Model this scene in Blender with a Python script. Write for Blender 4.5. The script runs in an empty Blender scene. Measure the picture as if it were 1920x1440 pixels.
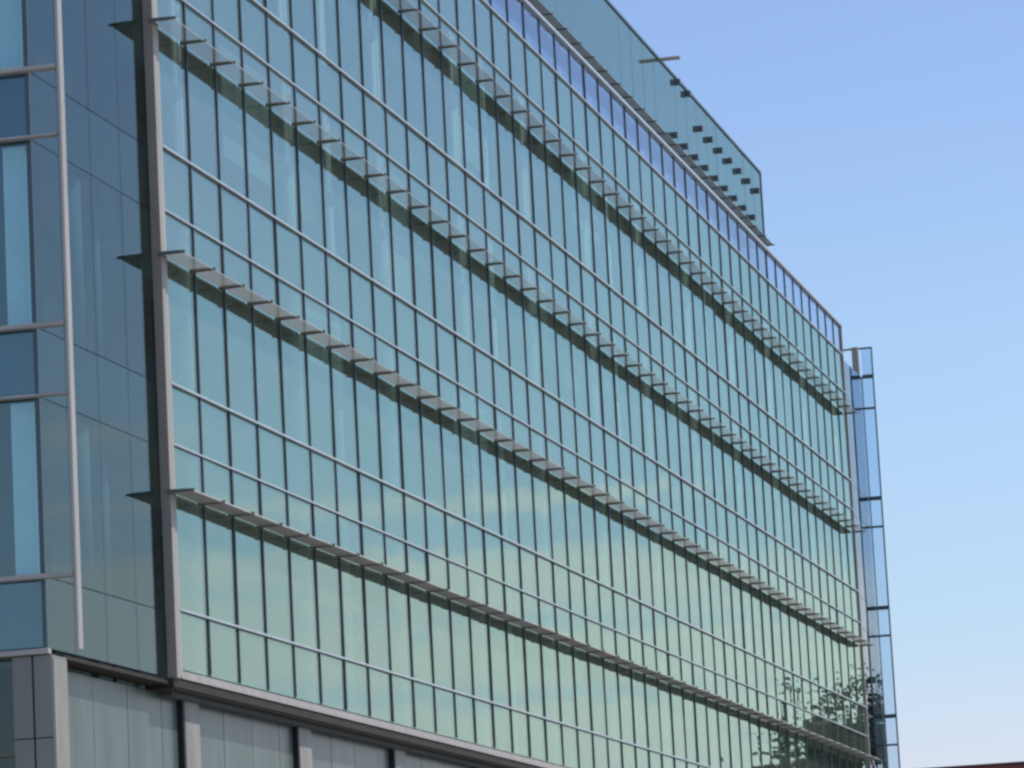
import bpy, bmesh, math, random
from mathutils import Vector, Matrix
rnd = random.Random(7)
sc = bpy.context.scene
COL = sc.collection
G = 11.5                                   # the fit put shelf 3 at z=0; ground is 11.5 m below it

# ------------------------------------------------------------------ camera, sky, sun, exposure
F_PX = 7516.8
yaw, pitch, roll = math.radians(-13.21170), math.radians(9.48583), math.radians(-3.02001)
cam_d = bpy.data.cameras.new("camera"); cam = bpy.data.objects.new("camera", cam_d); COL.objects.link(cam)
cy, sy, cp, sp = math.cos(yaw), math.sin(yaw), math.cos(pitch), math.sin(pitch)
fwd = Vector((sy*cp, cy*cp, sp)); right = Vector((cy, -sy, 0)); up = right.cross(fwd)
cr, sr = math.cos(roll), math.sin(roll)
r2 = right*cr + up*sr; u2 = up*cr - right*sr
CAM = Vector((21.6091, -65.8082, -9.9116 + G))
M = Matrix((r2, u2, -fwd)).transposed().to_4x4(); M.translation = CAM
cam.matrix_world = M
cam_d.sensor_width = 36; cam_d.lens = 36*F_PX/1920; cam_d.clip_end = 6000; cam_d.clip_start = .5
sc.camera = cam

SUN_EL, SUN_AZ = math.radians(55), math.radians(70)      # azimuth from +Y towards +X
w = bpy.data.worlds.new("World"); sc.world = w; w.use_nodes = True
nt = w.node_tree; nt.nodes.clear()
N = nt.nodes.new; L = nt.links.new
out = N("ShaderNodeOutputWorld"); bg = N("ShaderNodeBackground"); bg.inputs[1].default_value = .15
sky = N("ShaderNodeTexSky"); sky.sky_type = 'NISHITA'; sky.sun_disc = False
sky.sun_elevation = SUN_EL; sky.sun_rotation = SUN_AZ; sky.air_density = 1; sky.dust_density = .6; sky.ozone_density = 2.2
tc = N("ShaderNodeTexCoord"); sep = N("ShaderNodeSeparateXYZ"); L(tc.outputs["Generated"], sep.inputs[0])
ramp = N("ShaderNodeValToRGB"); L(sep.outputs[2], ramp.inputs[0])   # tint of the air by height above the horizon
els = ramp.color_ramp.elements
els[0].position = 0.0; els[0].color = (1, 1, 1, 1)
els[1].position = 1.0; els[1].color = (1, 1, 1, 1)
for pos, c in ((.068, (1, 1, 1)), (.094, (1, 1, 1)), (.172, (1, 1, 1)), (.242, (1, 1, 1)), (.5, (1, 1, 1))):
    e = els.new(pos); e.color = c + (1,)
SKY_TINT = [(0, (1, .88, 1.03)), (.068, (1, .893, 1.04)), (.094, (.933, .933, 1.02)), (.172, (1, 1.02, 1.07)), (.242, (.993, .993, 1.12)), (.5, (1, 1, 1.05)), (1, (1, 1, 1))]
for e, (p_, c) in zip(sorted(els, key=lambda e: e.position), SKY_TINT): e.color = c + (1,)
mul = N("ShaderNodeMix"); mul.data_type = 'RGBA'; mul.blend_type = 'MULTIPLY'; mul.inputs[0].default_value = 1
L(sky.outputs[0], mul.inputs[6]); L(ramp.outputs[0], mul.inputs[7])
# thin low clouds in the part of the sky the facade mirrors
mp = N("ShaderNodeMapping"); mp.inputs["Scale"].default_value = (2.6, 2.6, 40.0); L(tc.outputs["Generated"], mp.inputs[0])
nz = N("ShaderNodeTexNoise"); nz.inputs["Scale"].default_value = 1.6; nz.inputs["Detail"].default_value = 5; nz.inputs["Roughness"].default_value = .5
L(mp.outputs[0], nz.inputs["Vector"])
def mrange(a, b, c, d, src, smooth=True):
    m = N("ShaderNodeMapRange"); m.interpolation_type = 'SMOOTHSTEP' if smooth else 'LINEAR'
    m.inputs[1].default_value = a; m.inputs[2].default_value = b; m.inputs[3].default_value = c; m.inputs[4].default_value = d
    L(src, m.inputs[0]); return m.outputs[0]
def math2(op, a, b):
    m = N("ShaderNodeMath"); m.operation = op
    for i, v in enumerate((a, b)):
        if isinstance(v, (int, float)): m.inputs[i].default_value = v
        else: L(v, m.inputs[i])
    return m.outputs[0]
hgt = mrange(.09, .165, .9, 0, sep.outputs[2])           # more cloud the nearer the horizon
side = mrange(-.08, .06, 0, 1, sep.outputs[0])
nzs = math2('MULTIPLY', math2('SUBTRACT', nz.outputs[0], .5), 4.2)
cl = math2('ADD', hgt, nzs)
cl = mrange(.15, 1.0, 0, 1, cl)
cl = math2('MULTIPLY', cl, mrange(.2, .36, 1, .6, sep.outputs[0]))
cl = math2('MULTIPLY', math2('MULTIPLY', cl, side), mrange(.14, .19, 1, 0, sep.outputs[2]))
cm = N("ShaderNodeMix"); cm.data_type = 'RGBA'; L(math2('MULTIPLY', cl, .78), cm.inputs[0])
L(mul.outputs[2], cm.inputs[6]); cm.inputs[7].default_value = (6.3, 6.5, 6.3, 1)
L(cm.outputs[2], bg.inputs[0]); L(bg.outputs[0], out.inputs[0])

sun_d = bpy.data.lights.new("sun", 'SUN'); sun_d.energy = 3.0; sun_d.angle = math.radians(.5); sun_d.color = (1, .955, .89)
sun = bpy.data.objects.new("sun", sun_d); COL.objects.link(sun)
sdir = Vector((math.sin(SUN_AZ)*math.cos(SUN_EL), math.cos(SUN_AZ)*math.cos(SUN_EL), math.sin(SUN_EL)))
sun.rotation_euler = sdir.to_track_quat('Z', 'Y').to_euler(); sun.location = (60, 0, 90)
vs = sc.view_settings; vs.view_transform = 'Standard'; vs.look = 'None'; vs.exposure = 0; vs.gamma = 1
sc.cycles.caustics_reflective = False; sc.cycles.caustics_refractive = False
sc.cycles.max_bounces = 8; sc.cycles.transparent_max_bounces = 12
sc.cycles.filter_width = 2.6               # a soft, digitally zoomed telephoto
sc.render.engine = 'CYCLES'

# ------------------------------------------------------------------ materials
def mat(name): 
    m = bpy.data.materials.new(name); m.use_nodes = True; m.node_tree.nodes.clear(); return m, m.node_tree
def solid(name, col, rough=.5, metal=0, var=.12, scale=2.0, spec=.5, stretch=(1, 1, 1)):
    """paint / metal / stone with a little cloudy and streaky variation of its own"""
    m, t = mat(name); n = t.nodes.new; l = t.links.new
    o = n("ShaderNodeOutputMaterial"); b = n("ShaderNodeBsdfPrincipled"); l(b.outputs[0], o.inputs[0])
    g = n("ShaderNodeNewGeometry"); mp = n("ShaderNodeMapping"); mp.inputs["Scale"].default_value = stretch; l(g.outputs["Position"], mp.inputs[0])
    z = n("ShaderNodeTexNoise"); z.inputs["Scale"].default_value = scale; z.inputs["Detail"].default_value = 6; l(mp.outputs[0], z.inputs["Vector"])
    r = n("ShaderNodeValToRGB"); l(z.outputs[0], r.inputs[0])
    r.color_ramp.elements[0].position = .3; r.color_ramp.elements[1].position = .7
    r.color_ramp.elements[0].color = tuple(c*(1-var) for c in col)+(1,); r.color_ramp.elements[1].color = tuple(min(1, c*(1+var)) for c in col)+(1,)
    l(r.outputs[0], b.inputs["Base Color"]); b.inputs["Roughness"].default_value = rough; b.inputs["Metallic"].default_value = metal
    b.inputs["Specular IOR Level"].default_value = spec
    return m
def glass(name, refl, r0, r1, power, trans, wob=.0, rough=0.0, frit=None, frit_amt=0.0):
    """coated architectural glass: view-angle reflectance over a tinted see-through pane, per-pane tone"""
    m, t = mat(name); n = t.nodes.new; l = t.links.new
    o = n("ShaderNodeOutputMaterial")
    g = n("ShaderNodeNewGeometry")
    d = n("ShaderNodeVectorMath"); d.operation = 'DOT_PRODUCT'; l(g.outputs["Incoming"], d.inputs[0]); l(g.outputs["Normal"], d.inputs[1])
    def mt(op, a, b=None):
        q = n("ShaderNodeMath"); q.operation = op
        for i, v in enumerate((a, b)):
            if v is None: continue
            if isinstance(v, (int, float)): q.inputs[i].default_value = v
            else: l(v, q.inputs[i])
        return q.outputs[0]
    c = mt('ABSOLUTE', d.outputs["Value"])
    f = mt('POWER', mt('SUBTRACT', 1.0, c), power)
    f = mt('ADD', mt('MULTIPLY', f, r1), r0)
    gl = n("ShaderNodeBsdfGlossy"); gl.inputs["Roughness"].default_value = rough; gl.inputs["Color"].default_value = refl+(1,)
    tr = n("ShaderNodeBsdfTransparent"); tr.inputs[0].default_value = trans+(1,)
    body = tr.outputs[0]
    if frit:
        df = n("ShaderNodeBsdfDiffuse"); df.inputs[0].default_value = frit+(1,)
        mf = n("ShaderNodeMixShader"); mf.inputs[0].default_value = frit_amt; l(body, mf.inputs[1]); l(df.outputs[0], mf.inputs[2]); body = mf.outputs[0]
    mx = n("ShaderNodeMixShader"); l(f, mx.inputs[0]); l(body, mx.inputs[1]); l(gl.outputs[0], mx.inputs[2]); l(mx.outputs[0], o.inputs[0])
    if wob:
        z = n("ShaderNodeTexNoise"); z.inputs["Scale"].default_value = .55; z.inputs["Detail"].default_value = 1; l(g.outputs["Position"], z.inputs["Vector"])
        bp = n("ShaderNodeBump"); bp.inputs["Strength"].default_value = 1; bp.inputs["Distance"].default_value = wob; l(z.outputs[0], bp.inputs["Height"])
        l(bp.outputs[0], gl.inputs["Normal"])
    return m
m_skin = glass("green_coated_glass", (.81, 1.0, .89), .10, .64, 3.3, (.82, .90, .87), wob=.004, frit=(.33, .33, .29), frit_amt=.15)
m_clear = glass("blue_clear_glass", (.92, 1.0, .93), .055, .75, 5.2, (.56, .66, .68), wob=.004)
m_return = glass("pale_return_glass", (.93, .96, 1.0), .10, .72, 4.2, (.56, .64, .68), wob=.002)
m_front = glass("blue_front_glass", (.88, 1.0, .98), .09, .8, 5, (.80, .93, .95), wob=.003)
m_parapet = glass("parapet_glass", (.86, .89, .93), .12, .60, 3.4, (.76, .80, .90), wob=.004)
m_screen = glass("screen_glass", (.79, .96, .84), .11, .62, 3.2, (.45, .58, .60), wob=.004, frit=(.28, .36, .38), frit_amt=.15)
m_fin = glass("end_fin_glass", (.8, .9, 1), .05, .5, 5, (.82, .89, .95))
m_frost = solid("frosted_base_glass", (.100, .130, .113), .32, 0, .22, .9, .5, (1, 2.2, .35))
m_mull = solid("dark_mullion_metal", (.07, .105, .125), .45, .0, .1, 3)
m_trans = solid("pale_transom_aluminium", (.44, .49, .51), .4, 0, .08, 3)
m_louv = solid("louver_aluminium", (.42, .405, .35), .5, 0, .07, 4)
m_brk = solid("bracket_metal", (.19, .19, .17), .5, 0, .1, 4)
m_post = solid("grey_brown_post_metal", (.38, .335, .28), .5, 0, .10, 1.5, .4, (3, 3, .5))
m_side = solid("pale_grey_cladding", (.42, .39, .35), .55, 0, .10, 1.2, .4, (2, 2, .5))
m_pier = solid("grey_beige_pier", (.32, .305, .265), .6, 0, .14, 1.2, .3, (2, 2, .5))
m_ledge = solid("brown_ledge_metal", (.060, .047, .036), .7, 0, .12, 2, .2)
m_pillar = solid("grey_pillar_panel", (.235, .232, .205), .55, 0, .08, 1.1, .4, (2, 2, .4))
m_black = solid("black_joint", (.012, .013, .016), .6, 0, .1, 2)
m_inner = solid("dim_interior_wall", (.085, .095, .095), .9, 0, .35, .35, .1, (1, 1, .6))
m_spand = solid("spandrel_backing", (.06, .075, .08), .8, 0, .15, .6, .2)
m_fspand = solid("front_spandrel_backing", (.055, .10, .15), .8, 0, .12, .8, .2)
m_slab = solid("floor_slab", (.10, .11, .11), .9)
m_white = solid("white_interior_column", (.86, .88, .87), .8, 0, .05, 2)
m_blind = solid("pale_blind", (.34, .40, .41), .9, 0, .06, 1.5)
m_shadeb = solid("grey_roller_blind", (.13, .15, .15), .9, 0, .06, 1.5)
m_opaq = solid("grey_blue_opaque_glass", (.44, .52, .56), .12, 0, .10, .5, .6)
m_roof = solid("roof_membrane", (.3, .3, .29), .9)
m_davit = solid("buff_davit_metal", (.44, .38, .30), .5)
m_cop = solid("coping_metal", (.10, .13, .15), .5)
m_lamp = solid("white_lamp_housing", (.85, .86, .84), .4)

# ------------------------------------------------------------------ mesh helpers
def link(name, bm, m, parent=None, kind=None, smooth=False):
    me = bpy.data.meshes.new(name); bm.normal_update(); bm.to_mesh(me); bm.free()
    if smooth:
        for p_ in me.polygons: p_.use_smooth = len(p_.vertices) == 4
    for x in (m if isinstance(m, (list, tuple)) else [m]): me.materials.append(x)
    o = bpy.data.objects.new(name, me); COL.objects.link(o)
    if parent: o.parent = parent
    if kind: o["kind"] = kind
    return o
def box(bm, x0, x1, y0, y1, z0, z1, mi=0):
    z0 += G; z1 += G
    v = [bm.verts.new(c) for c in ((x0,y0,z0),(x1,y0,z0),(x1,y1,z0),(x0,y1,z0),(x0,y0,z1),(x1,y0,z1),(x1,y1,z1),(x0,y1,z1))]
    for q in ((3,2,1,0),(4,5,6,7),(0,1,5,4),(1,2,6,5),(2,3,7,6),(3,0,4,7)):
        f = bm.faces.new([v[i] for i in q]); f.material_index = mi
    return v
def B(*boxes):
    bm = bmesh.new()
    for b in boxes: box(bm, *b)
    return bm
def bevelled(bm, wd=.008):
    bmesh.ops.bevel(bm, geom=list(bm.edges), offset=wd, segments=1, affect='EDGES', profile=.5); return bm
def cyl(bm, x, y, z0, z1, r, n=14):
    a = [bm.verts.new((x+r*math.cos(2*math.pi*i/n), y+r*math.sin(2*math.pi*i/n), z0+G)) for i in range(n)]
    b = [bm.verts.new((v.co.x, v.co.y, z1+G)) for v in a]
    for i in range(n): bm.faces.new((a[i], a[(i+1)%n], b[(i+1)%n], b[i]))
    bm.faces.new(b); bm.faces.new(a[::-1])
def thing(name, loc, label, cat, group=None):
    o = bpy.data.objects.new(name, None); o.empty_display_size = .5; COL.objects.link(o); o.location = loc
    o["label"] = label; o["category"] = cat
    if group: o["group"] = group
    return o
def part(name, bm, m, parent, **k):
    o = link(name, bm, m, parent, **k)
    root = parent
    while root.parent: root = root.parent
    if parent is root:                     # children keep world coordinates although the root stands elsewhere
        o.matrix_parent_inverse = Matrix.Translation(root.location).inverted()
    return o
def px(x, y, z):
    d = Vector((x, y, z+G)) - CAM; t = d.dot(fwd)
    return 960+F_PX*d.dot(r2)/t, 720-F_PX*d.dot(u2)/t, F_PX/t

# ------------------------------------------------------------------ ground
bm = bmesh.new()
box(bm, -900, 900, -600, 2500, -G-.5, -G)
gm = solid("ground_paving", (.33, .32, .295), .9, 0, .2, .25)
g = link("ground", bm, gm); g["kind"] = "structure"
bm = bmesh.new(); box(bm, 8, 17, -300, 600, -G-.4, -G+.004)
rd = link("road", bm, solid("road_asphalt", (.05, .05, .052), .9, 0, .2, .8)); rd["kind"] = "structure"

# ------------------------------------------------------------------ the glass office building
W = 1.73986; NB = 46; LY = NB*W
ZB, ZP = -3.19, 16.17
T1 = [-2.02, 1.962, 6.218, 10.342, 15.08]
T2 = [.884, 5.063, 9.249, 13.643]
SH = [0, 4.2, 8.4, 12.82]
bld = thing("office_building", (-12, 36, 0), "long green glass office block with tiers of louvered sunshades and a glass roof screen", "building")

# body behind the glass
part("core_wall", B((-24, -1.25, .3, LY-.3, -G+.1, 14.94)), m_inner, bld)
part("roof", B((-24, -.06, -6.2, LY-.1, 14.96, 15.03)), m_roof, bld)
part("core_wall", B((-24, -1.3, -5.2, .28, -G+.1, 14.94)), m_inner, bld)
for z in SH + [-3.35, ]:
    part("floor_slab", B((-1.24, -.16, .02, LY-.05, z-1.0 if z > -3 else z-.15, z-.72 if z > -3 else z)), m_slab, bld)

# skin: panes
rows = [(ZB+.12, T1[0]), (T1[0], T2[0]), (T2[0], T1[1]), (T1[1], T2[1]), (T2[1], T1[2]), (T1[2], T2[2]), (T2[2], T1[3]), (T1[3], T2[3]), (T2[3], T1[4]), (T1[4], ZP)]
cand = []
for k in range(NB):
    for r, (z0, z1) in enumerate(rows):
        xm, ym, s = px(0, (k+.5)*W, (z0+z1)/2)
        inside = 0 < xm < 1920 and -40 < ym < 1480
        cand.append(((s*s*(z1-z0) if inside else 0), k, r, z0, z1))
cand.sort(reverse=True)
def pane(bm, k, z0, z1, x=0.0, mi=0):
    ya, yb = k*W+.03, (k+1)*W-.03
    a = rnd.gauss(0, .0035); e = rnd.gauss(0, .0022)
    v = box(bm, x-.014, x, ya, yb, z0+.02, z1-.02, mi)
    for q in v: q.co.x += a*(q.co.y-(ya+yb)/2) + e*(q.co.z-G-(z0+z1)/2)
rest = bmesh.new(); restp = bmesh.new()
for i, (a, k, r, z0, z1) in enumerate(cand):
    mm = m_parapet if r == 9 else m_skin
    if i < 100:
        b1 = bmesh.new(); pane(b1, k, z0, z1); part("glass_pane", b1, mm, bld)
    else:
        pane(rest, k, z0, z1, 0, 1 if r == 9 else 0)
part("glass_pane", rest, [m_skin, m_parapet], bld, kind="stuff")
# spandrel backings between T2 and T1, and behind the foot
for z0, z1 in [(T2[i], T1[i+1]) for i in range(4)]:
    part("spandrel_panel", B((-.13, -.09, .03, LY-.03, z0+.03, z1-.03)), m_spand, bld)
# interior columns and blinds seen through the glass
for i in range(12):
    bm = bmesh.new(); cyl(bm, -.24, 1.80+6.96*i, ZB, 15.4, .13); part("column", bm, m_white, bld, smooth=True)
    if i % 2 == 1:
        bm = bmesh.new(); cyl(bm, -.26, 1.86+6.96*i+2.9, ZB, 15.4, .10); part("column", bm, m_white, bld, smooth=True)
bl = [(1, 2.55, 4.3, T1[2]+.75, T1[2]+2.9), (1, 9.2, 10.2, T1[2]+.1, T1[2]+2.9), (1, 5.1, 6.9, T1[1]+1.6, T1[1]+3.0), (1, 13.2, 14.8, T1[3]+.5, T1[3]+3.1), (1, 17, 18, T1[2]+1.2, T1[2]+2.9), (1, 20.1, 22, T1[3]+1.2, T1[3]+3.2), (1, 12.1, 13.9, T1[1]+2.0, T1[1]+3.0), (1, 27, 28, T1[2]+1.2, T1[2]+2.9)]
for _, ka, kb, z0, z1 in bl:
    part("blind", B((-.20, -.18, ka*W, kb*W, z0, z1)), m_blind, bld)
vis = [(T1[0]+.04, T2[0]-.04), (T1[1]+.04, T2[1]-.04), (T1[2]+.04, T2[2]-.04), (T1[3]+.04, T2[3]-.04)]
for k in range(1, NB):
    for z0, z1 in vis:
        if rnd.random() < .16 and not any(abs(k-q[1]) < 2 and z0 < q[3] < z1 for q in bl):
            part("blind", B((-.215, -.20, k*W+.05, (k+1)*W-.05, z1-rnd.uniform(.5, 2.6), z1)), m_shadeb, bld)
# mullions
for k in range(1, NB):
    b1 = B((-.03, .027, k*W-.026, k*W+.026, ZB+.16, ZP-.05)); part("mullion", b1, m_mull, bld)
part("mullion", B((-.05, .06, LY-.03, LY+.09, ZB, ZP)), m_side, bld)
# transoms
for z in T1:
    part("transom", B((-.02, .062, .0, LY-.035, z-.020, z+.020)), m_trans, bld)
for z in T2:
    part("transom", B((-.02, .050, .0, LY-.035, z-.0155, z+.0155)), m_trans, bld)
part("foot_channel", B((-.05, .058, -.02, LY, ZB-.035, ZB+.10)), m_side, bld)
part("parapet_rail", bevelled(B((-.04, .10, -.2, LY+.02, ZP-.05, ZP+.05)), .01), m_trans, bld)
# little white lamps standing behind the parapet glass
for i in range(13):
    y = 30.4 + i*3.48
    part("parapet_lamp", bevelled(B((-.30, -.08, y, y+.3, T1[4]+.06, T1[4]+.36)), .03), m_lamp, bld)
part("parapet_backing", B((-.9, -.84, .5, LY-.3, 15.04, ZP-.25)), solid("violet_grey_upstand", (.46, .51, .54), .8, 0, .2, 1.2), bld)

# sunshades: tilted louver blades on brackets (outer edge low, inner edge high)
m_rlouv = solid("pale_roof_louver", (.52, .55, .57), .5, 0, .07, 4)
def blades(bm, y0, y1, x0, x1, zc, n=8, tilt=math.radians(42), chord=.082, th=.010):
    c, s = math.cos(tilt), math.sin(tilt)
    for i in range(n):
        xc = x0 + (x1-x0)*(i+.5)/n
        hx, hz = c*chord/2, s*chord/2; nx, nz_ = s*th/2, c*th/2
        pts = [(xc+hx+nx, zc-hz+nz_), (xc-hx+nx, zc+hz+nz_), (xc-hx-nx, zc+hz-nz_), (xc+hx-nx, zc-hz-nz_)]
        a = [bm.verts.new((x, y0, z+G)) for x, z in pts]; b = [bm.verts.new((x, y1, z+G)) for x, z in pts]
        for j in range(4): bm.faces.new((a[j], a[(j+1) % 4], b[(j+1) % 4], b[j]))
        bm.faces.new(a[::-1]); bm.faces.new(b)
def bracket(bm, y, x0, x1, z):
    # flat arm, tapering to its tip
    th = .012
    pts = [(x0, z-.050), (x1, z-.036), (x1, z+.010), (x0, z+.026)]
    a = [bm.verts.new((x, y-th, q+G)) for x, q in pts]; b = [bm.verts.new((x, y+th, q+G)) for x, q in pts]
    for j in range(4): bm.faces.new((a[j], a[(j+1) % 4], b[(j+1) % 4], b[j]))
    bm.faces.new(a[::-1]); bm.faces.new(b)
def shade(z, x_in, x_out, xw, y0, nb, indiv, lm=None, **bk):
    lm = lm or m_louv
    nose = B((x_out-.002, x_out+.006, y0-.02, y0+nb*W+.02, z-.022, z-.006))
    root = part("sunshade", nose, m_louv, bld)
    xt = x_out+.05; rl, rb = bmesh.new(), bmesh.new(); any_l = any_b = False
    for k in range(nb+1):
        y = y0 + k*W
        if k < nb:
            if k < indiv:
                b1 = bmesh.new(); blades(b1, y+.02, y+W-.02, x_in, x_out, z, **bk); link("louver_panel", b1, lm, root)
            else: blades(rl, y+.02, y+W-.02, x_in, x_out, z, **bk); any_l = True
        if k < indiv:
            b1 = bmesh.new(); bracket(b1, y, xw, xt, z); link("bracket", b1, m_brk, root)
        else: bracket(rb, y, xw, xt, z); any_b = True
    if any_l: link("louver_panel", rl, lm, root, kind="stuff")
    else: rl.free()
    if any_b: link("bracket", rb, m_brk, root, kind="stuff")
    else: rb.free()
# children of parts inherit the identity offset of the part, so they stay in place
shade(SH[0], .055, .475, .03, -.38, 46, 24)
shade(SH[1], .055, .475, .03, -.38, 46, 26)
shade(SH[2], .055, .475, .03, -.38, 46, 26)
shade(SH[3], .055, .475, .03, -.38, 46, 24)

# corner post of the skin and the plain glass wall nearer to us
part("corner_post", bevelled(B((-.095, .085, -.36, -.17, ZB-.05, ZP))), m_post, bld)
part("corner_trim", B((-.05, .055, -.165, .028, ZB, ZP)), m_side, bld)
XW, YF = -.1, -6.3
wz = [-3.22, -2.08, .80, 1.93, 5.0, 6.13, 9.2, 10.33, 13.6, 15.08, 16.1]
joints = [YF+.03, -4.95, -3.4, -1.85, -.37]
for a, b in zip(joints[:-1], joints[1:]):
    for z0, z1 in zip(wz[:-1], wz[1:]):
        bm = bmesh.new(); v = box(bm, XW-.014, XW, a+.006, b-.006, z0+.008, z1-.008)
        t = rnd.gauss(0, .0012)
        for q in v: q.co.x += t*(q.co.y-(a+b)/2)
        part("side_pane", bm, m_clear, bld)
for i in (0, 2, 4, 6, 8):                 # opaque strips: wz[i]..wz[i+1] are spandrels
    z0, z1 = wz[i], wz[i+1]
    part("spandrel_panel", B((XW-.10, XW-.06, YF+.1, -.4, z0+.01, z1-.01)), m_spand, bld)
for y, xx, r in ((-3.55, -.42, .17), (-1.5, -.75, .10)):
    for z0, z1 in ((-2.0, .75), (2.0, 4.95), (6.2, 9.15), (10.4, 13.5)):
        if r < .2 and z0 > 3: continue
        bm = bmesh.new(); cyl(bm, xx, y, z0, z1, r); part("column", bm, m_blind, bld, smooth=True)
# front wall
for xa, xb in ((-3.6, -1.95), (-1.9, -.16)):
    for z0, z1 in zip(wz[:-1], wz[1:]):
        part("front_pane", B((xa, xb, YF, YF+.014, z0+.02, z1-.02)), m_front, bld)
for i in (0, 2, 4, 6, 8):
    part("spandrel_panel", B((-3.6, -.2, YF+.09, YF+.13, wz[i]+.01, wz[i+1]-.01)), m_fspand, bld)
for z0, z1 in ((-2.0, .75), (2.0, 4.95), (6.2, 9.15), (10.4, 13.5)):
    part("blind", B((-.66, -.27, YF+.22, YF+.25, z0, z1)), m_white, bld)
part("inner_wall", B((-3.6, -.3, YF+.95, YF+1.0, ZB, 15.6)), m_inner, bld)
part("corner_mullion", B((-.155, -.085, YF-.012, YF+.028, ZB-.02, ZP)), m_mull, bld)
part("corner_mullion", B((-1.96, -1.89, YF-.03, YF+.03, ZB-.02, ZP)), m_mull, bld)
for z, h in ((6.12, .075), (5.0, .036), (1.92, .075), (.79, .036), (-2.10, .075), (10.33, .075), (9.2, .036)):
    part("sunscreen_rail", bevelled(B((-3.6, .44, YF-.20, YF-.015, z-h*.47, z+h*.47)), .006), m_side, bld)
part("sunscreen_post", bevelled(B((.452, .512, YF-.20, YF-.0, -3.30, ZP+.2)), .012), m_side, bld)

# ledge, soffit and base
part("ledge", bevelled(B((-.5, .030, -.40, LY, ZB-.20, ZB-.045)), .006), m_ledge, bld)
part("ledge", bevelled(B((-.5, -.075, YF+.72, -.42, ZB-.15, ZB-.085)), .006), m_ledge, bld)
part("ledge", bevelled(B((-3.6, -.06, YF-.06, YF+.1, ZB-.12, ZB-.035)), .006), m_side, bld)
part("soffit", B((-.6, .0, -.41, LY, ZB-.235, ZB-.202)), m_ledge, bld)
XBG = -.40
j0 = [-5.5, -5.05, -3.37, -1.64, .15, 1.05]
yy = [YF+.75, -5.05, -3.37, -1.64, .15, 1.02]
for i in range(12):
    y = 1.95 + 6.97*i
    yy2 = [y, y+1.7, y+3.42, y+5.14, y+6.07]
    for a, b in zip(yy2[:-1], yy2[1:]):
        part("base_panel", B((XBG-.05, XBG+rnd.uniform(-.004, .004), a+.012, b-.012, -G, ZB-.24)), m_frost, bld)
for a, b in zip(yy[:-1], yy[1:]):
    part("base_panel", B((XBG-.05, XBG+rnd.uniform(-.004, .004), a+.012, b-.012, -G, ZB-.24)), m_frost, bld)
part("base_backing", B((-1.2, XBG-.06, YF+.8, LY-.4, -G+.02, ZB-.25)), m_black, bld)
for i in range(12):
    y = 1.02 + 6.97*i
    part("pier_joint", B((-.55, -.295, y, y+.10, -G, ZB-.24)), m_black, bld)
    part("pier", bevelled(B((-.55, -.29, y+.105, y+.92, -G, ZB-.24))), m_pier, bld)
for (xa, xb) in ((-.70, -.375), (-.345, -.03)):
    for za, zb in ((-4.62, ZB-.135), (-8, -4.635), (-G, -8.015)):
        part("corner_pillar", bevelled(B((xa, xb, YF+.02, YF+.70, za, zb)), .01), m_pillar, bld)
part("corner_pillar", B((-.68, -.06, YF+.05, YF+.66, -G, ZB-.15)), m_black, bld)
part("pillar_strip", B((-.06, -.012, YF+.04, YF+.66, -G, ZB-.19)), m_pier, bld)
# dark ground-floor window left of the pillar
part("base_window", B((-3.6, -.74, YF+.35, YF+.37, -G, ZB-.14)), m_clear, bld)
part("base_window_backing", B((-3.6, -.72, YF+1.4, YF+1.44, -G, ZB-.14)), m_black, bld)
part("base_window_rail", B((-3.6, -.74, YF+.28, YF+.33, -4.86, -4.80)), solid("olive_rail", (.14, .17, .09), .5), bld)

# roof screen
XS, YS1, ZS = -1.7, 74.45, 21.05
bm = bmesh.new(); npan = 44
scr = part("roof_screen", B((XS-.1, XS-.06, -4, YS1-.02, 15.05, ZS-.03)), m_spand, bld)
for k in range(44):
    ya = YS1-(k+1)*W; b1 = bmesh.new(); v = box(b1, XS-.014, XS, ya+.008, ya+W-.008, 15.05, ZS-.04)
    t = rnd.gauss(0, .0030)
    for q in v: q.co.x += t*(q.co.y-ya-W/2)
    link("screen_pane", b1, m_screen, scr)
link("coping", B((XS-.14, XS+.04, -4, YS1+.02, ZS-.035, ZS+.045)), m_cop, scr)
link("end_trim", B((XS-.12, XS+.03, YS1-.015, YS1+.05, 15.05, ZS)), m_cop, scr)
def stub(y, z):
    bm = bmesh.new(); y += .85; z += .15; box(bm, XS+.005, XS+.17, y-.08, y+.08, z-.10, z+.10); bevelled(bm, .015)
    link("stub_bracket", bm, m_cop, scr)
for y in (58.04, 59.8): stub(y, 20.74)
for i in range(7): stub(61.62+1.77*i, 19.96)
for i in range(9): stub(57.0+1.75*i, 18.75)
dv = B((XS+.01, -1.03, 56.35, 56.49, 21.02, 21.13)); bevelled(dv, .02); part("davit_arm", dv, m_davit, bld)
def roofshade():
    shade(18.08, -1.58, -1.15, XS+.004, 73.0-42*W, 42, 0, lm=m_rlouv, n=6, tilt=math.radians(24), chord=.095)
roofshade()

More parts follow.
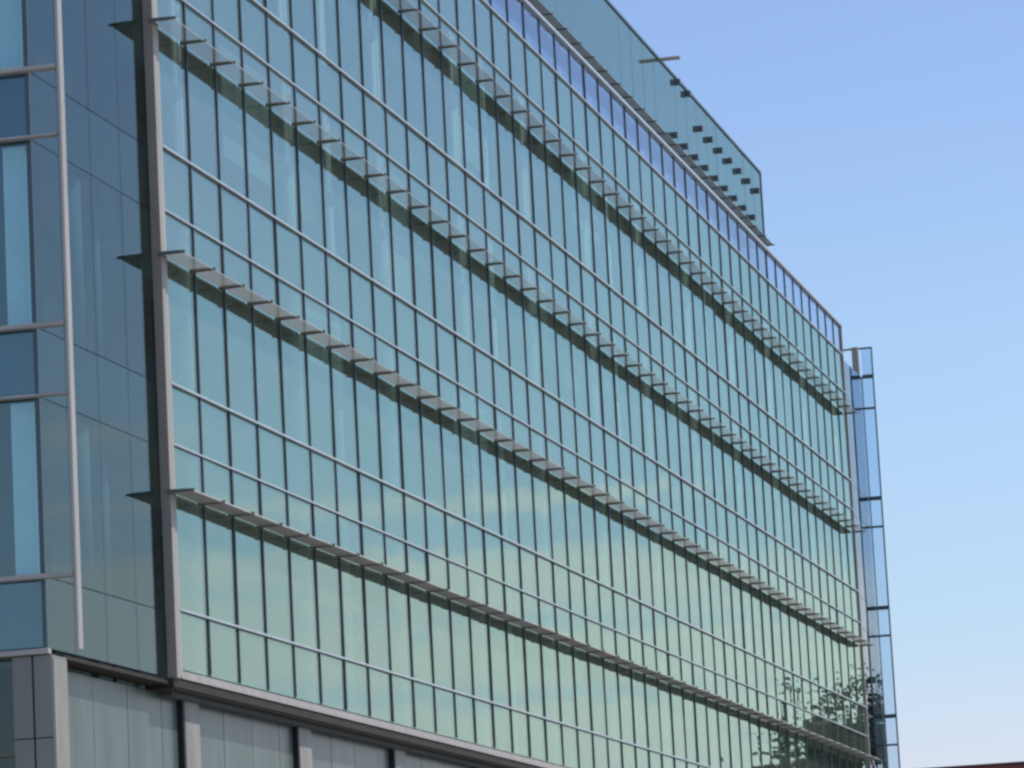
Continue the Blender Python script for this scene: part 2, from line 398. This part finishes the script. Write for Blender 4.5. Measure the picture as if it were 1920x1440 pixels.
# plain glass return beyond the skin, as at the near end, and the glass wing that closes it
YE = LY+5.6
w2 = [LY+.12, LY+1.45, LY+2.8, LY+4.15, YE-.06]
for a, b in zip(w2[:-1], w2[1:]):
    for z0, z1 in zip([-G]+wz[:-2], wz[:-1]):
        bm = bmesh.new(); v = box(bm, XW-.014, XW, a+.006, b-.006, z0+.008, z1-.008)
        t = rnd.gauss(0, .0012)
        for q in v: q.co.x += t*(q.co.y-(a+b)/2)
        part("side_pane", bm, m_return, bld)
for i in (0, 2, 4, 6, 8):
    part("spandrel_panel", B((XW-.10, XW-.06, LY+.14, YE-.3, wz[i]+.01, wz[i+1]-.01)), m_fspand, bld)
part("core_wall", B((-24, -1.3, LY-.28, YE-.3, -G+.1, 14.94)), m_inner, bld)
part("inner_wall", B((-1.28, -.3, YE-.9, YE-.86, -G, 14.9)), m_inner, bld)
part("end_column", B((-.39, -.15, YE-.34, YE-.10, -G, 16.23)), m_post, bld)
fin = part("end_fin", B((.305, .348, YE-.02, YE+.12, -G, 16.25)), m_mull, bld)
link("fin_rail", B((-1.2, .304, YE-.01, YE+.08, 16.19, 16.25)), m_mull, fin)
zf = [16.22, 15.11, 13.87, 10.37, 9.27, 6.15, 5.08, 2.01, .92, -2.05, -3.2, -6.3, -G]
for i in range(len(zf)-1):
    z1, z0 = zf[i], zf[i+1]
    h = .07 if i % 2 == 0 else .035
    hu = .03 if i == 0 else (.07 if i % 2 else .035)
    if z0 > -G: link("fin_rail", B((-.085, .304, YE-.04, YE+.10, z0-h, z0+h)), m_mull if i % 2 == 0 else m_cop, fin)
    link("fin_pane", B((-.085, .304, YE+.03, YE+.044, z0+h+.004, z1-hu-.004)), m_fin, fin)
part("side_mullion", B((-.13, -.088, YE-.05, YE+.02, -G, 15.1)), m_cop, bld)

# ------------------------------------------------------------------ brick building far away at the right
bb = thing("brick_building", (-6, 180, 0), "distant red brick building whose dark coping just shows at the lower right corner", "building")
m_brick, t = mat("red_brick"); n = t.nodes.new; l = t.links.new
o_ = n("ShaderNodeOutputMaterial"); b_ = n("ShaderNodeBsdfPrincipled"); l(b_.outputs[0], o_.inputs[0]); b_.inputs["Roughness"].default_value = .9
tcx = n("ShaderNodeTexCoord"); bt = n("ShaderNodeTexBrick"); mpx = n("ShaderNodeMapping"); mpx.inputs["Rotation"].default_value = (math.pi/2, 0, 0)
l(tcx.outputs["Object"], mpx.inputs[0]); l(mpx.outputs[0], bt.inputs["Vector"]); bt.inputs["Scale"].default_value = 4
bt.inputs["Color1"].default_value = (.30, .075, .055, 1); bt.inputs["Color2"].default_value = (.22, .06, .045, 1); bt.inputs["Mortar"].default_value = (.2, .15, .13, 1)
l(bt.outputs[0], b_.inputs["Base Color"])
ZBR = 5.45
part("wall", B((-30, 5.5, 170, 195, -G, ZBR-.13)), m_brick, bb)
part("coping", B((-30.2, 5.7, 169.8, 195.2, ZBR-.12, ZBR)), solid("dark_coping", (.10, .055, .05), .7), bb)
for i in range(8):
    for z in (-9.5, -5.5, -1.5):
        x = -8 + i*1.8
        part("window", B((x, x+.9, 169.94, 169.985, z, z+1.8)), m_front, bb)

# ------------------------------------------------------------------ trees beside the street, mirrored in the far end of the glass
m_leaf, t = mat("leaf"); n = t.nodes.new; l = t.links.new
o_ = n("ShaderNodeOutputMaterial"); d_ = n("ShaderNodeBsdfDiffuse"); tr_ = n("ShaderNodeBsdfTranslucent"); mx_ = n("ShaderNodeMixShader"); mx_.inputs[0].default_value = .3
gi = n("ShaderNodeNewGeometry"); rr = n("ShaderNodeValToRGB"); l(gi.outputs["Random Per Island"], rr.inputs[0])
rr.color_ramp.elements[0].color = (.045, .068, .034, 1); rr.color_ramp.elements[1].color = (.11, .14, .065, 1)
l(rr.outputs[0], d_.inputs[0]); l(rr.outputs[0], tr_.inputs[0]); l(d_.outputs[0], mx_.inputs[1]); l(tr_.outputs[0], mx_.inputs[2]); l(mx_.outputs[0], o_.inputs[0])
m_bark = solid("bark", (.10, .08, .06), .9, 0, .3, 4)
def limb(bm, p, q, ra, rb, n=7):
    d = (q-p).normalized(); a = d.orthogonal().normalized(); b = d.cross(a)
    va = [bm.verts.new(p+(a*math.cos(2*math.pi*i/n)+b*math.sin(2*math.pi*i/n))*ra) for i in range(n)]
    vb = [bm.verts.new(q+(a*math.cos(2*math.pi*i/n)+b*math.sin(2*math.pi*i/n))*rb) for i in range(n)]
    for i in range(n): bm.faces.new((va[i], va[(i+1) % n], vb[(i+1) % n], vb[i]))
    bm.faces.new(vb)
def tree(x, y, h, cr_, dens, label, seed):
    rg = random.Random(seed)
    r_ = thing("street_tree", (x, y, 0), label, "tree", "trees mirrored in the glass")
    bt_ = bmesh.new(); bl_ = bmesh.new(); base = Vector((0, 0, 0)); top = Vector((rg.uniform(-.4, .4), rg.uniform(-.4, .4), h*.86))
    limb(bt_, base, base.lerp(top, .45), .26, .17); limb(bt_, base.lerp(top, .45), top, .17, .03)
    tips = [top]
    for i in range(16):
        s = rg.uniform(.32, .9); p = base.lerp(top, s); a = rg.uniform(0, 6.283); ln = cr_*(1.15-s*.65)*rg.uniform(.7, 1.15)
        q = p+Vector((math.cos(a)*ln, math.sin(a)*ln, ln*rg.uniform(.35, .8))); limb(bt_, p, q, .085*(1.1-s)+.02, .02)
        tips += [q, p.lerp(q, .6)]
        for j in range(2):
            q2 = p.lerp(q, .6)+Vector((rg.uniform(-1, 1), rg.uniform(-1, 1), rg.uniform(.2, 1.1)))*.9; limb(bt_, p.lerp(q, .6), q2, .03, .012, 5); tips.append(q2)
    for tp in tips:
        rad = rg.uniform(.55, 1.15)
        for i in range(int(dens*rad)):
            v = Vector((rg.gauss(0, 1), rg.gauss(0, 1), rg.gauss(0, .75)))*rad*.55
            c = tp+v; s = rg.uniform(.09, .17); nrm = Vector((rg.gauss(0, 1), rg.gauss(0, 1), rg.gauss(.6, 1))).normalized(); a = nrm.orthogonal().normalized(); b = nrm.cross(a)
            bl_.faces.new([bl_.verts.new(c+a*s*1.4), bl_.verts.new(c+b*s*.7), bl_.verts.new(c-a*s*1.4), bl_.verts.new(c-b*s*.7)])
    link("trunk", bt_, m_bark, r_); link("crown", bl_, m_leaf, r_)
tree(8.8, 101, 13.2, 2.0, 40, "smallest thin-leaved street tree, nearest along the glass front of the office block", 1)
tree(8.6, 109, 16.0, 2.5, 55, "low open street tree between the smallest one and the tall sparse one", 8)
tree(8.4, 116, 20.4, 2.4, 24, "tall sparse street tree with a see-through top, mirrored in the far glass", 2)
tree(9.6, 122, 18.0, 2.8, 55, "bushy street tree just past the tall sparse one, mirrored in the far glass", 3)
tree(9.0, 129, 20.2, 3.0, 80, "full round street tree in the middle of the mirrored row", 4)
tree(9.8, 136, 21.6, 3.2, 90, "dense dark street tree mirrored below the last bays of the glass", 5)
tree(9.4, 144, 23.2, 3.4, 90, "tallest full street tree mirrored beside the end of the glass", 6)
tree(9.8, 153, 24.0, 3.6, 90, "farthest street tree of the mirrored row, beyond the end of the glass", 7)
